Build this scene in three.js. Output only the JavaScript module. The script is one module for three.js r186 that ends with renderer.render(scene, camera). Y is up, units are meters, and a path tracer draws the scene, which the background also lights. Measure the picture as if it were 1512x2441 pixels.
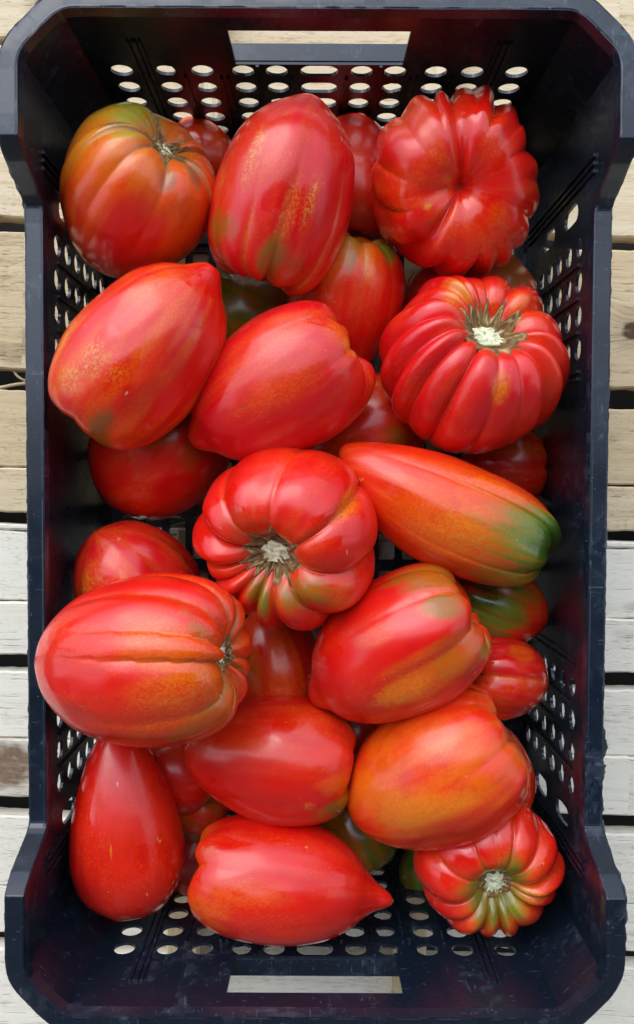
import * as THREE from 'three';
import { toCreasedNormals, mergeGeometries } from 'three/addons/utils/BufferGeometryUtils.js';

// ------------------------------------------------------------------ camera, sky, sun, exposure
const scene = new THREE.Scene();
const FOCAL = 1990, CX = 756, CY = 1220.5;            // photograph measured on a 1512 x 2441 sheet
const camera = new THREE.PerspectiveCamera(2 * Math.atan(CY / FOCAL) * 180 / Math.PI, 634 / 1024, 0.05, 60);
const CAM = new THREE.Vector3(0, 0.5738, -0.0188);
const TILT = 1.96 * Math.PI / 180;
camera.position.copy(CAM);
camera.up.set(-0.0049, 0, -1);
camera.lookAt(CAM.x, CAM.y - Math.cos(TILT), CAM.z + Math.sin(TILT));
camera.updateMatrixWorld();

const renderer = new THREE.WebGLRenderer({ antialias: true });
renderer.toneMapping = THREE.LinearToneMapping;
renderer.toneMappingExposure = 1.58;
renderer.shadowMap.enabled = true;

const SUN_DIR = new THREE.Vector3(-0.36, 0.66, -0.72).normalize();
{ // bright, fully clouded sky, a little brighter round the veiled sun
  const w = 256, h = 128, d = new Float32Array(w * h * 4);
  const v = new THREE.Vector3();
  for (let j = 0; j < h; j++) for (let i = 0; i < w; i++) {
    const el = ((j + 0.5) / h - 0.5) * Math.PI, az = ((i + 0.5) / w - 0.5) * 2 * Math.PI;
    v.set(Math.cos(el) * Math.cos(az), Math.sin(el), Math.cos(el) * Math.sin(az));
    const up = Math.max(0, v.y), c = Math.max(0, v.dot(SUN_DIR));
    const L = 0.5 * (1 + 0.6 * up) + 0.95 * Math.pow(c, 3);
    const k = (j * w + i) * 4;
    d[k] = L * 0.88; d[k + 1] = L * 0.98; d[k + 2] = L * 1.17; d[k + 3] = 1;
  }
  const t = new THREE.DataTexture(d, w, h, THREE.RGBAFormat, THREE.FloatType);
  t.mapping = THREE.EquirectangularReflectionMapping; t.magFilter = t.minFilter = THREE.LinearFilter; t.needsUpdate = true;
  scene.background = t; scene.environment = t;
}
const sun = new THREE.DirectionalLight(0xfff4e6, 0.8);
sun.position.copy(SUN_DIR).multiplyScalar(4); sun.target.position.set(0, 0, 0);
sun.castShadow = true; sun.shadow.radius = 85; sun.shadow.mapSize.set(2048, 2048);
Object.assign(sun.shadow.camera, { left: -0.6, right: 0.6, top: 0.6, bottom: -0.6, near: 0.5, far: 8 });
scene.add(sun, sun.target);

// ------------------------------------------------------------------ helpers
const clamp = (x, a = 0, b = 1) => Math.min(b, Math.max(a, x));
const lerp = (a, b, t) => a + (b - a) * t;
const sstep = (a, b, x) => { const t = clamp((x - a) / (b - a)); return t * t * (3 - 2 * t); };
function rng(seed) { let s = (seed * 2654435761) >>> 0 || 1; return () => { s ^= s << 13; s >>>= 0; s ^= s >>> 17; s ^= s << 5; s >>>= 0; return s / 4294967296; }; }
const hash = (x, y, z) => { let h = Math.imul(x, 374761393) + Math.imul(y, 668265263) + Math.imul(z, 2147483647 - 1274126177); h = Math.imul(h ^ (h >>> 13), 1274126177); h ^= h >>> 16; return (h >>> 0) / 4294967296; };
function noise(x, y, z) {                              // value noise, 0..1
  const xi = Math.floor(x), yi = Math.floor(y), zi = Math.floor(z);
  let u = x - xi, v = y - yi, w = z - zi; u = u * u * (3 - 2 * u); v = v * v * (3 - 2 * v); w = w * w * (3 - 2 * w);
  const a = lerp(hash(xi, yi, zi), hash(xi + 1, yi, zi), u), b = lerp(hash(xi, yi + 1, zi), hash(xi + 1, yi + 1, zi), u);
  const c = lerp(hash(xi, yi, zi + 1), hash(xi + 1, yi, zi + 1), u), e = lerp(hash(xi, yi + 1, zi + 1), hash(xi + 1, yi + 1, zi + 1), u);
  return lerp(lerp(a, b, v), lerp(c, e, v), w);
}
const fbm = (x, y, z, o = 3) => { let s = 0, a = 0.5, n = 0; for (let i = 0; i < o; i++) { s += a * noise(x, y, z); n += a; a *= 0.5; x *= 2.03; y *= 2.03; z *= 2.03; } return s / n; };
const camX = new THREE.Vector3(), camY = new THREE.Vector3(), camZ = new THREE.Vector3();
camera.matrixWorld.extractBasis(camX, camY, camZ);
function at(u, v, y) {                                 // place in the crate, at height y, of a measured point
  const d = new THREE.Vector3().addScaledVector(camX, (u - CX) / FOCAL).addScaledVector(camY, -(v - CY) / FOCAL).addScaledVector(camZ, -1);
  return d.multiplyScalar((y - CAM.y) / d.y).add(CAM);
}
const taken = {};
function numbered(n) { const k = (taken[n] = (taken[n] ?? -1) + 1); return k ? n + '_' + String(k).padStart(3, '0') : n; }
function tag(o, label, category, group) { o.userData = { label, category }; if (group) o.userData.group = group; return o; }
function thing(name, label, category, group) { const o = new THREE.Group(); o.name = numbered(name); scene.add(o); return tag(o, label, category, group); }
function part(name, geo, mat, parent) { const m = new THREE.Mesh(geo, mat); m.name = name; m.castShadow = m.receiveShadow = true; parent.add(m); return m; }
const toSRGB = c => 255 * (c <= 0.0031308 ? 12.92 * c : 1.055 * Math.pow(c, 1 / 2.4) - 0.055);
function texture(w, h, fn, srgb = true) {
  const d = new Uint8Array(w * h * 4), o = [0, 0, 0];
  for (let j = 0; j < h; j++) for (let i = 0; i < w; i++) {
    fn((i + 0.5) / w, (j + 0.5) / h, o); const k = (j * w + i) * 4;
    for (let q = 0; q < 3; q++) d[k + q] = clamp(srgb ? toSRGB(clamp(o[q])) : o[q] * 255, 0, 255);
    d[k + 3] = 255;
  }
  const t = new THREE.DataTexture(d, w, h); t.magFilter = THREE.LinearFilter; t.minFilter = THREE.LinearMipmapLinearFilter; t.generateMipmaps = true;
  t.wrapS = t.wrapT = THREE.RepeatWrapping; if (srgb) t.colorSpace = THREE.SRGBColorSpace; t.needsUpdate = true; return t;
}
function boxUV(g, s = 1, ox = 0, oy = 0) {             // uv in metres / s by the way each face points
  if (g.index) g = g.toNonIndexed();
  if (!g.attributes.normal) g.computeVertexNormals();
  const p = g.attributes.position, n = g.attributes.normal, uv = new Float32Array(p.count * 2);
  for (let i = 0; i < p.count; i += 3) {
    let a = 0, b = 0, c = 0; for (let k = 0; k < 3; k++) { a += n.getX(i + k); b += n.getY(i + k); c += n.getZ(i + k); }
    a = Math.abs(a); b = Math.abs(b); c = Math.abs(c);
    for (let k = 0; k < 3; k++) {
      const x = p.getX(i + k), y = p.getY(i + k), z = p.getZ(i + k);
      const q = b >= a && b >= c ? [x, z] : a >= c ? [z, y] : [x, y];
      uv[(i + k) * 2] = q[0] / s + ox; uv[(i + k) * 2 + 1] = q[1] / s + oy;
    }
  }
  g.setAttribute('uv', new THREE.BufferAttribute(uv, 2)); return g;
}
function box(x0, x1, y0, y1, z0, z1) { const g = new THREE.BoxGeometry(x1 - x0, y1 - y0, z1 - z0); g.translate((x0 + x1) / 2, (y0 + y1) / 2, (z0 + z1) / 2); return g; }

// ------------------------------------------------------------------ ground and house wall
{
  const gt = texture(512, 512, (u, v, o) => { const n = fbm(u * 16, v * 16, 3, 4), m = noise(u * 130, v * 130, 7); const b = 0.045 + 0.05 * n + 0.02 * m; o[0] = b; o[1] = b * 0.96; o[2] = b * 0.9; });
  gt.repeat.set(40, 40);
  const g = new THREE.PlaneGeometry(40, 40); g.rotateX(-Math.PI / 2); g.translate(0, -0.165, 0);
  const m = part('ground', g, new THREE.MeshStandardMaterial({ map: gt, roughness: 0.95 }), scene); m.userData.kind = 'structure';
}

{ // the crate stands under the edge of a plank canopy, in front of a rendered house wall; open to the sky towards the far end
  const wt = texture(512, 512, (u, v, o) => { const n = fbm(u * 12, v * 12, 13, 4), m = noise(u * 180, v * 180, 17); const b = 0.1 + 0.06 * n + 0.02 * m; o[0] = b * 1.05; o[1] = b * 0.97; o[2] = b * 0.86; });
  wt.repeat.set(0.8, 0.8);
  const wall = thing('house_wall', 'plain rendered house wall standing behind the photographer', 'wall');
  part('wall_face', boxUV(box(-4, 4, -0.165, 2.7, 1.0, 1.25)), new THREE.MeshStandardMaterial({ map: wt, roughness: 0.9 }), wall);
  const roof = thing('canopy', 'dark plank canopy on two posts above the near end of the pallets', 'canopy');
  const cm = new THREE.MeshStandardMaterial({ color: 0x3c2e22, roughness: 0.85 });
  for (let i = 0; i < 10; i++) part('plank', box(-2.4, 2.4, 2.3, 2.325, -0.244 + i * 0.124, -0.124 + i * 0.124), cm, roof);
  for (const x of [-2.2, 0, 2.2]) part('rafter', box(x - 0.03, x + 0.03, 2.2, 2.298, -0.22, 0.998), cm, roof);
  for (const x of [-2.2, 2.2]) part('post', box(x - 0.04, x + 0.04, -0.165, 2.198, -0.2, -0.12), cm, roof);
}

// ------------------------------------------------------------------ pallets of boards
function woodTexture(seed, tones, knots) {             // u along the board, 0.5 m; v across, 0.11 m
  const [A, B, C] = tones.map(h => new THREE.Color(h));
  return texture(1024, 256, (u, v, o) => {
    let du = 0, dk = 0, ring = 0;
    for (const [ku, kv, kr] of knots) {
      const dx = (u - ku) * 0.5, dy = (v - kv) * 0.11, r = Math.hypot(dx * 0.8, dy) / kr;
      dk = Math.max(dk, sstep(1.0, 0.6, r + 0.3 * (noise(u * 90, v * 30, seed) - 0.5))); ring = Math.max(ring, sstep(2.6, 0.9, r)); du += (dy / kr) * Math.exp(-r * r * 0.4) * 0.25;
    }
    const y = v + du * 0.35 + 0.05 * (fbm(u * 3, v * 2, seed, 2) - 0.5);
    const g1 = noise(u * 5 + seed, y * 34, seed * 1.7), g2 = noise(u * 24, y * 120, seed + 4.1), g3 = noise(u * 160, y * 90, seed + 9.4);
    const patch = fbm(u * 4, v * 3, seed + 20.5, 3);
    let t = clamp(0.55 * g1 + 0.3 * g2 + 0.35 * (patch - 0.4));
    const fuzz = noise(u * 120 + 3 * noise(u * 30, y * 60, seed), y * 95, seed + 31), fuzz2 = noise(u * 210, y * 150, seed + 47);
    const dark = (sstep(0.62, 0.92, g3) * 0.28 + sstep(0.6, 0.95, fuzz) * 0.3 + sstep(0.7, 0.95, fuzz2) * 0.2 + 0.3 * sstep(0.6, 0.9, g2) * sstep(0.45, 0.7, g1)) * 0.75 * (0.25 + 0.75 * sstep(0.38, 0.62, patch)) + sstep(0.8, 0.93, noise(u * 40, y * 200, seed + 2)) * 0.4 + 0.45 * sstep(0.68, 0.85, fbm(u * 9, v * 5, seed + 61, 3));
    const rng2 = ring * 0.3 * (0.6 + 0.8 * g2) + dk * (0.55 + 0.4 * noise(u * 60, v * 40, 5));
    for (let k = 0; k < 3; k++) {
      const a = [A.r, A.g, A.b][k], b = [B.r, B.g, B.b][k], c = [C.r, C.g, C.b][k];
      let q = lerp(a, b, t); q = lerp(q, c, clamp(dark + rng2)); if (dk > 0.6) q *= 0.75 + 0.4 * noise(u * 220, v * 70, 3);
      o[k] = q;
    }
  });
}
const WARM = ['#e6d6b6', '#cbb38a', '#5a412c'], PALE = ['#f3efdf', '#e3ddca', '#86705a'], TAN = ['#e0cca6', '#bfa479', '#543a26'];
const woods = [
  woodTexture(1.3, WARM, [[0.2, 0.3, 0.006]]), woodTexture(5.1, TAN, [[0.86, 0.42, 0.0085], [0.3, 0.8, 0.004]]), woodTexture(8.7, WARM, []),
  woodTexture(12.2, PALE, [[0.7, 0.5, 0.004]]), woodTexture(15.9, PALE, []), woodTexture(21.4, PALE, [[0.105, 0.62, 0.02]]), woodTexture(33.3, TAN, []),
];
const woodMats = woods.map(t => new THREE.MeshStandardMaterial({ map: t, roughness: 0.82, bumpMap: t, bumpScale: 0.0009 }));
const PY = -0.018;                                     // top of the boards; the crate stands on two battens on them
function board(parent, name, x0, x1, y0, y1, z0, z1, mat, along, ou, ov) {
  const r = 0.0012, w = x1 - x0, h = y1 - y0, dpt = z1 - z0;
  const s = new THREE.Shape(); const a = along ? dpt : w, b = along ? w : dpt;
  s.moveTo(-b / 2 + r, -h / 2); s.lineTo(b / 2 - r, -h / 2); s.lineTo(b / 2, -h / 2 + r); s.lineTo(b / 2, h / 2 - r); s.lineTo(b / 2 - r, h / 2); s.lineTo(-b / 2 + r, h / 2); s.lineTo(-b / 2, h / 2 - r); s.lineTo(-b / 2, -h / 2 + r); s.closePath();
  let g = new THREE.ExtrudeGeometry(s, { depth: a, bevelEnabled: false, steps: 220 }); g.translate(0, 0, -a / 2);
  g = g.index ? g.toNonIndexed() : g;
  const p = g.attributes.position, uv = new Float32Array(p.count * 2);
  for (let i = 0; i < p.count; i++) {                   // sawn board: a slightly wavy edge
    const l = p.getZ(i), c = p.getX(i), e = (noise(l * 25 + ou * 17, ov * 9 + Math.sign(c) * 3, 1.5) - 0.5) * 0.0022 + (noise(l * 240 + ou * 17, ov * 9 + Math.sign(c) * 3, 2.5) - 0.5) * 0.0012;
    uv[i * 2] = l / 0.5 + ou; uv[i * 2 + 1] = (c + p.getY(i) * 0.6) / 0.11 + ov;
    p.setX(i, c + e * Math.abs(c) / (b / 2));
  }
  g.setAttribute('uv', new THREE.BufferAttribute(uv, 2)); g.computeVertexNormals();
  if (!along) g.rotateY(Math.PI / 2);
  g.translate((x0 + x1) / 2, (y0 + y1) / 2, (z0 + z1) / 2);
  return part(name, g, mat, parent);
}
const splinterGeo = (pts, r) => { const g = new THREE.TubeGeometry(new THREE.CatmullRomCurve3(pts), 30, r, 6); const p = g.attributes.position; for (let i = 0; i < p.count; i++) p.setY(i, p.getY(i) + 0.0008 * (noise(p.getX(i) * 400, p.getZ(i) * 400, 2) - 0.5)); g.computeVertexNormals(); return g; };
const PYAW = -1.45 * Math.PI / 180;
{
  // measured along the left edge of the frame, in metres from the crate centre on the board plane
  const zl = v => at(30, v, PY).z, X0 = -0.62, X1 = 0.62, off = 0.212 * Math.tan(-PYAW);
  const up = thing('wooden_pallet', 'warm tan wooden pallet boards under the upper half of the crate', 'pallet');
  const lo = thing('wooden_pallet', 'pale whitish wooden pallet boards under the lower half of the crate', 'pallet');
  up.rotation.y = lo.rotation.y = PYAW;
  const Z = (a, b) => [zl(a) + off, zl(b) + off];
  const rows = [[up, -260, 92, 0, 0.1, 0.5], [up, 108, 519, 2, 0.37, 0.2], [up, 553, 880, 1, -0.078, 0.45], [up, 930, 1113, 6, 0.2, 0.7], [up, 1116, 1222, 0, 0.8, 0.1],
    [lo, 1249, 1262, 3, 0.4, 0.1], [lo, 1266, 1432, 3, 0.15, 0.3], [lo, 1434, 1560, 4, 0.5, 0.1], [lo, 1603, 1760, 4, 0.55, 0.52], [lo, 1762, 1902, 5, 0.041, 0.56], [lo, 1946, 2112, 4, 0.2, 0.6], [lo, 2114, 2228, 3, 0.8, 0.4], [lo, 2262, 2640, 4, 0.33, 0.8]];
  rows.forEach(([par, a, b, m, ou, ov], i) => { const [z0, z1] = Z(a, b); const dy = [0, -0.001, 0.0006, -0.0012, 0.0004][i % 5]; board(par, 'plank', X0, X1, PY - 0.016 + dy, PY + dy, z0, z1, woodMats[m], false, ou + 0.5, ov); });
  { const q = (u, v, h) => at(u, v, h).applyAxisAngle(new THREE.Vector3(0, 1, 0), -PYAW);
    part('splinter', splinterGeo([q(-40, 926, PY - 0.005), q(0, 924, PY - 0.003), q(30, 918, PY - 0.002), q(70, 914, PY - 0.003), q(110, 922, PY - 0.006)], 0.0012), woodMats[1], up);
    part('splinter', splinterGeo([q(34, 886, PY - 0.004), q(42, 896, PY - 0.003), q(58, 906, PY - 0.003), q(90, 909, PY - 0.005), q(120, 912, PY - 0.007)], 0.0009), woodMats[1], up); }
  for (const x of [-0.45, -0.09, 0.052, 0.42]) { board(up, 'stringer', x - 0.02, x + 0.02, -0.125, PY - 0.018, Z(-260, 0)[0], Z(0, 1222)[1], woodMats[6], true, x, 0.3); board(lo, 'stringer', x - 0.02, x + 0.02, -0.125, PY - 0.018, Z(1249, 0)[0], Z(0, 2640)[1], woodMats[6], true, x, 0.6); }
  for (const x of [-0.085, 0.075]) { board(up, 'batten', x - 0.011, x + 0.011, PY + 0.0007, -0.0003, Z(-260, 0)[0], Z(0, 1222)[1], woodMats[2], true, x, 0.2); board(lo, 'batten', x - 0.011, x + 0.011, PY + 0.0007, -0.0003, Z(1249, 0)[0], Z(0, 2640)[1], woodMats[6], true, x, 0.5); }
}

// ------------------------------------------------------------------ crate
const WX = 0.140, WZ = 0.2383, CH = 0.0198, TOPY = 0.180, LOWY = 0.145, T = 0.0017;
const rimY = z => lerp(LOWY, TOPY, sstep(0.157, 0.1815, Math.abs(z)));
const scuff = texture(1536, 1536, (u, v, o) => {       // one navy black plastic; pale scratches, dust and rubbed patches
  const a = fbm(u * 16, v * 16, 1.2, 4), b = noise(u * 420, v * 70, 4), c = noise(u * 60, v * 480, 8), d = fbm(u * 90, v * 90, 6, 3), e = noise(u * 300 + v * 260, v * 40 - u * 30, 12);
  const rub = sstep(0.52, 0.74, a) * sstep(0.4, 0.7, d), scr = sstep(0.86, 0.95, b) * sstep(0.48, 0.62, a) + sstep(0.87, 0.95, c) * sstep(0.46, 0.6, d) + 0.7 * sstep(0.9, 0.96, e) * sstep(0.5, 0.6, a);
  const k = clamp(rub * 0.16 + scr * 0.3 + 0.5 * sstep(0.93, 0.98, noise(u * 340, v * 340, 21)));
  o[0] = lerp(0.0056, 0.12, k) + 0.003 * (a - 0.5); o[1] = lerp(0.0118, 0.155, k) + 0.005 * (a - 0.5); o[2] = lerp(0.0235, 0.2, k) + 0.009 * (a - 0.5);
});
const roughMap = texture(512, 512, (u, v, o) => { const a = fbm(u * 20, v * 20, 51, 4); o[0] = 0; o[1] = 0.75 + 0.5 * (a - 0.5); o[2] = 0; }, false);
const plastic = new THREE.MeshPhysicalMaterial({ map: scuff, ior: 1.6, roughness: 0.37, roughnessMap: roughMap });
const crate = thing('plastic_crate', 'dark navy plastic harvest crate full of tomatoes standing on the boards', 'crate');
const rows6 = [0.121, 0.1025, 0.084, 0.0655, 0.047, 0.0285];
function hole(s, x, y, rx, ry, jag, rr) {
  const p = new THREE.Path(), n = 22;
  for (let i = 0; i <= n; i++) {
    const a = -i / n * 2 * Math.PI, j = 1 - jag * (rr ? rr() : 0), ex = rx > ry ? rx - ry : 0, ey = ry > rx ? ry - rx : 0, m = Math.min(rx, ry);
    const px = x + Math.sign(Math.cos(a)) * ex + m * Math.cos(a) * (i === n ? 1 : j), py = y + Math.sign(Math.sin(a)) * ey * (Math.abs(Math.sin(a)) > 1e-6 ? 1 : 0) + m * Math.sin(a) * j;
    if (i === 0) p.moveTo(px, py); else if (i < n) p.lineTo(px, py);
  }
  p.closePath(); s.holes.push(p);
}
{
  // end walls
  const xs = [-0.1052, -0.0816, -0.0622, -0.0405, -0.0226, 0, 0.0226, 0.0405, 0.0622, 0.0816, 0.1052];
  for (const sg of [-1, 1]) {
    const rr = rng(17 + sg), s = new THREE.Shape(), hx = WX - CH + 0.0006;
    s.moveTo(-hx, 0); s.lineTo(hx, 0); s.lineTo(hx, TOPY - 0.001); s.lineTo(-hx, TOPY - 0.001); s.closePath();
    for (const y of rows6) for (const x of xs) hole(s, x, y, x === 0 ? 0.0101 : 0.0059, 0.0059, rr() > 0.85 ? 0.18 : 0.02, rr);
    const h = new THREE.Path(); h.moveTo(-0.0445, 0.1607); h.lineTo(-0.0438, 0.1282); h.lineTo(0.0438, 0.1282); h.lineTo(0.0445, 0.1607); h.closePath(); s.holes.push(h);
    let g = new THREE.ExtrudeGeometry(s, { depth: T, bevelEnabled: false, curveSegments: 8 });
    g.translate(0, 0, sg > 0 ? WZ : -WZ - T); part('end_wall', boxUV(g, 0.35, 0.2 * sg, 0.4), plastic, crate);
    // handle ledge under the grip opening and its cheeks
    const zi = sg > 0 ? WZ + T : -WZ - 0.0105, zo = sg > 0 ? WZ + 0.0105 : -WZ - T;
    const led = [box(-0.048, 0.048, 0.1266, 0.1289, zi, zo), box(-0.048, 0.048, 0.1215, 0.1266, sg > 0 ? zo - 0.0022 : zi, sg > 0 ? zo : zi + 0.0022)];
    part('handle_ledge', boxUV(mergeGeometries(led.map(q => q.toNonIndexed())), 0.35), plastic, crate);
    // moulded ribs between the holes
    const zr0 = sg > 0 ? WZ - 0.0012 : -WZ + 0.0001, zr1 = sg > 0 ? WZ - 0.0001 : -WZ + 0.0012;
    for (const [x, w, y1] of [[-0.0955, 0.0007, 0.152], [-0.0925, 0.0012, 0.152], [-0.0895, 0.0007, 0.152], [0.0955, 0.0007, 0.152], [0.0925, 0.0012, 0.152], [0.0895, 0.0007, 0.152], [-0.053, 0.0008, 0.114], [0.053, 0.0008, 0.114], [-0.0495, 0.0008, 0.114], [0.0495, 0.0008, 0.114],
      [-0.0325, 0.0008, 0.128], [0.0325, 0.0008, 0.128], [-0.0722, 0.0008, 0.116], [0.0722, 0.0008, 0.116], [-0.0148, 0.0008, 0.114], [0.0148, 0.0008, 0.114]])
      part('rib', boxUV(box(x - w, x + w, 0.012, y1, zr0, zr1), 0.35, x * 9, 0), plastic, crate);
  }
  // long side walls
  for (const sg of [-1, 1]) {
    const rr = rng(31 + sg), s = new THREE.Shape(), hz = WZ - CH + 0.0006;
    s.moveTo(-hz, 0); s.lineTo(hz, 0); s.lineTo(hz, TOPY - 0.001);
    for (let z = 0.19; z > 0.15; z -= 0.002) s.lineTo(z, rimY(z) - 0.001);
    for (let z = -0.15; z > -0.191; z -= 0.002) s.lineTo(z, rimY(z) - 0.001);
    s.lineTo(-hz, TOPY - 0.001); s.closePath();
    for (const q of [-1, 1]) {
      for (const y of rows6) for (const z of [0.0915, 0.1095, 0.1275, 0.1455]) hole(s, q * z, y + (z - 0.1) * 0, 0.0058, 0.0058, (sg > 0 && q > 0) || rr() > 0.75 ? 0.22 : 0.05, rr);
      hole(s, q * 0.1668, 0.106, 0.0055, 0.0125, 0.1, rr); hole(s, q * 0.1668, 0.062, 0.0055, 0.0125, 0.1, rr);
    }
    let g = new THREE.ExtrudeGeometry(s, { depth: T, bevelEnabled: false, curveSegments: 8 });
    g.rotateY(-Math.PI / 2); g.translate(sg > 0 ? WX + T : -WX, 0, 0);
    part('side_wall', boxUV(g, 0.35, 0.37 * sg, 0.11), plastic, crate);
    const a0 = sg > 0 ? WX - 0.0012 : -WX + 0.0001, a1 = sg > 0 ? WX - 0.0001 : -WX + 0.0012;
    for (const [z, y1] of [[0.0795, 0.124], [0.0755, 0.124], [0.1005, 0.122], [0.1185, 0.122], [0.1365, 0.122], [0.1775, 0.146], [0.1815, 0.146], [0.1855, 0.146]])
      for (const q of [-1, 1]) part('rib', boxUV(box(a0, a1, 0.012, y1, q * z - 0.0008, q * z + 0.0008), 0.35, z * 7, 0), plastic, crate);
  }
  // corner walls
  for (const sx of [-1, 1]) for (const sz of [-1, 1]) {
    const g = new THREE.BoxGeometry(CH * Math.SQRT2 + 0.001, TOPY - 0.001, T);
    g.rotateY(sx * sz > 0 ? Math.PI / 4 : -Math.PI / 4);
    const o = T / 2 / Math.SQRT2; g.translate(sx * (WX - CH / 2 + o), (TOPY - 0.001) / 2, sz * (WZ - CH / 2 + o));
    part('corner_wall', boxUV(g, 0.35, sx * 0.2, sz * 0.3), plastic, crate);
  }
  // slotted floor
  const s = new THREE.Shape(), X = WX - 0.0002, Zz = WZ - 0.0002, c = CH;
  s.moveTo(-X + c, -Zz); s.lineTo(X - c, -Zz); s.lineTo(X, -Zz + c); s.lineTo(X, Zz - c); s.lineTo(X - c, Zz); s.lineTo(-X + c, Zz); s.lineTo(-X, Zz - c); s.lineTo(-X, -Zz + c); s.closePath();
  for (let i = -8; i <= 8; i++) for (let j = -6; j <= 5; j++) {
    const x = i * 0.0158, z = j * 0.0366 + 0.0183; if (Math.abs(x) > 0.12 && Math.abs(z) > 0.19) continue;
    const p = new THREE.Path(), w = 0.0055, l = 0.0145, r = 0.0022;
    p.moveTo(x - w + r, z - l); p.quadraticCurveTo(x - w, z - l, x - w, z - l + r); p.lineTo(x - w, z + l - r); p.quadraticCurveTo(x - w, z + l, x - w + r, z + l);
    p.lineTo(x + w - r, z + l); p.quadraticCurveTo(x + w, z + l, x + w, z + l - r); p.lineTo(x + w, z - l + r); p.quadraticCurveTo(x + w, z - l, x + w - r, z - l); p.closePath(); s.holes.push(p);
  }
  const g = new THREE.ExtrudeGeometry(s, { depth: 0.0045, bevelEnabled: false, curveSegments: 3 }); g.rotateX(Math.PI / 2); g.translate(0, 0.008, 0);
  part('floor', boxUV(g, 0.35), plastic, crate);
  for (const sx of [-1, 1]) for (const sz of [-1, 1]) part('foot', boxUV(box(sx * 0.085 - 0.012, sx * 0.085 + 0.012, 0, 0.0035, sz * 0.19 - 0.015, sz * 0.19 + 0.015), 0.35), plastic, crate);
  // rim
  const oct = [[-WX + CH, -WZ], [WX - CH, -WZ], [WX, -WZ + CH], [WX, WZ - CH], [WX - CH, WZ], [-WX + CH, WZ], [-WX, WZ - CH], [-WX, -WZ + CH]], path = [];
  const R = 0.007;
  oct.forEach((p, i) => {
    const a = oct[(i + 7) % 8], b = oct[(i + 1) % 8], V = (q) => { const l = Math.hypot(q[0] - p[0], q[1] - p[1]); return [(q[0] - p[0]) / l, (q[1] - p[1]) / l, l]; };
    const va = V(a), vb = V(b), r = Math.min(R, va[2] * 0.45);
    const p0 = [p[0] + va[0] * r, p[1] + va[1] * r], p1 = [p[0] + vb[0] * r, p[1] + vb[1] * r];
    for (let k = 0; k <= 6; k++) { const t = k / 6; path.push([(1 - t) ** 2 * p0[0] + 2 * t * (1 - t) * p[0] + t * t * p1[0], (1 - t) ** 2 * p0[1] + 2 * t * (1 - t) * p[1] + t * t * p1[1]]); }
    const L = vb[2] - 2 * r, n = Math.max(1, Math.round(L / 0.0011)); for (let k = 1; k < n; k++) path.push([p1[0] + vb[0] * L * k / n, p1[1] + vb[1] * L * k / n]);
  });
  const prof = [[-0.0004, -0.007], [-0.0004, -0.0012], [0.0001, -0.0003], [0.0009, 0], [0.0016, -0.0003], [0.0084, -0.0003], [0.0094, -0.001], [0.0097, -0.002], [0.0097, -0.011], [0.0083, -0.011], [0.0083, -0.003], [0.0024, -0.003], [0.0024, -0.007]];
  const n = path.length, m = prof.length, pos = [], idx = [];
  for (let i = 0; i < n; i++) {
    const a = path[(i + n - 1) % n], b = path[(i + 1) % n], p = path[i], l = Math.hypot(b[0] - a[0], b[1] - a[1]);
    const nx = (b[1] - a[1]) / l, nz = -(b[0] - a[0]) / l, y = Math.abs(p[0]) > WX - 0.005 ? rimY(p[1]) : TOPY;
    const flap = p[0] > 0 ? sstep(0.098, 0.102, p[1]) * sstep(0.138, 0.134, p[1]) * 0.0026 + sstep(0.14, 0.15, p[1]) * sstep(0.215, 0.2, p[1]) * 0.0012 : sstep(-0.2, -0.19, p[1]) * sstep(-0.15, -0.155, p[1]) * 0.0012;
    const worn = Math.max(0, fbm(p[0] * 90, p[1] * 330, 4.4, 3) - 0.42) * (0.0022 + flap * 1.6) + flap * 0.55 * sstep(0.25, 0.5, noise(p[0] * 100, p[1] * 420, 9));
    prof.forEach(([o, dy], k) => { const e = k >= 7 && k <= 9 ? worn : k === 6 ? worn * 0.5 : 0; const j = 0.0002 * (noise(p[0] * 160, p[1] * 160, k) - 0.5); pos.push(p[0] + nx * (o + e + j), y + dy + (e > 0 ? -e * 0.4 : 0) + j, p[1] + nz * (o + e + j)); });
  }
  for (let i = 0; i < n; i++) for (let k = 0; k < m; k++) { const a = i * m + k, b = ((i + 1) % n) * m + k, c2 = ((i + 1) % n) * m + (k + 1) % m, d = i * m + (k + 1) % m; idx.push(a, d, b, b, d, c2); }
  let rg = new THREE.BufferGeometry(); rg.setAttribute('position', new THREE.Float32BufferAttribute(pos, 3)); rg.setIndex(idx);
  rg = toCreasedNormals(rg, 0.6); part('rim', boxUV(rg, 0.35, 0.13, 0.21), plastic, crate);
}

// ------------------------------------------------------------------ tomatoes
const C = h => { const c = new THREE.Color(h); return [c.r, c.g, c.b]; };
const COL = {
  red: C('#de180e'), crimson: C('#da0e18'), deep: C('#bd0a0b'), scarlet: C('#e62d0d'), orange: C('#e6690e'), amber: C('#e08a1c'), gold: C('#d9a03c'), olive: C('#6e6d16'), green: C('#4f7a1c'), dark: C('#1d4414'), lime: C('#93a436'), brown: C('#7d5a34'), cork: C('#9a7a52'), black: C('#1a120c'), straw: C('#d8c68a'), blush: C('#d94a3c'), mud: C('#7a5a24'),
};
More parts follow.
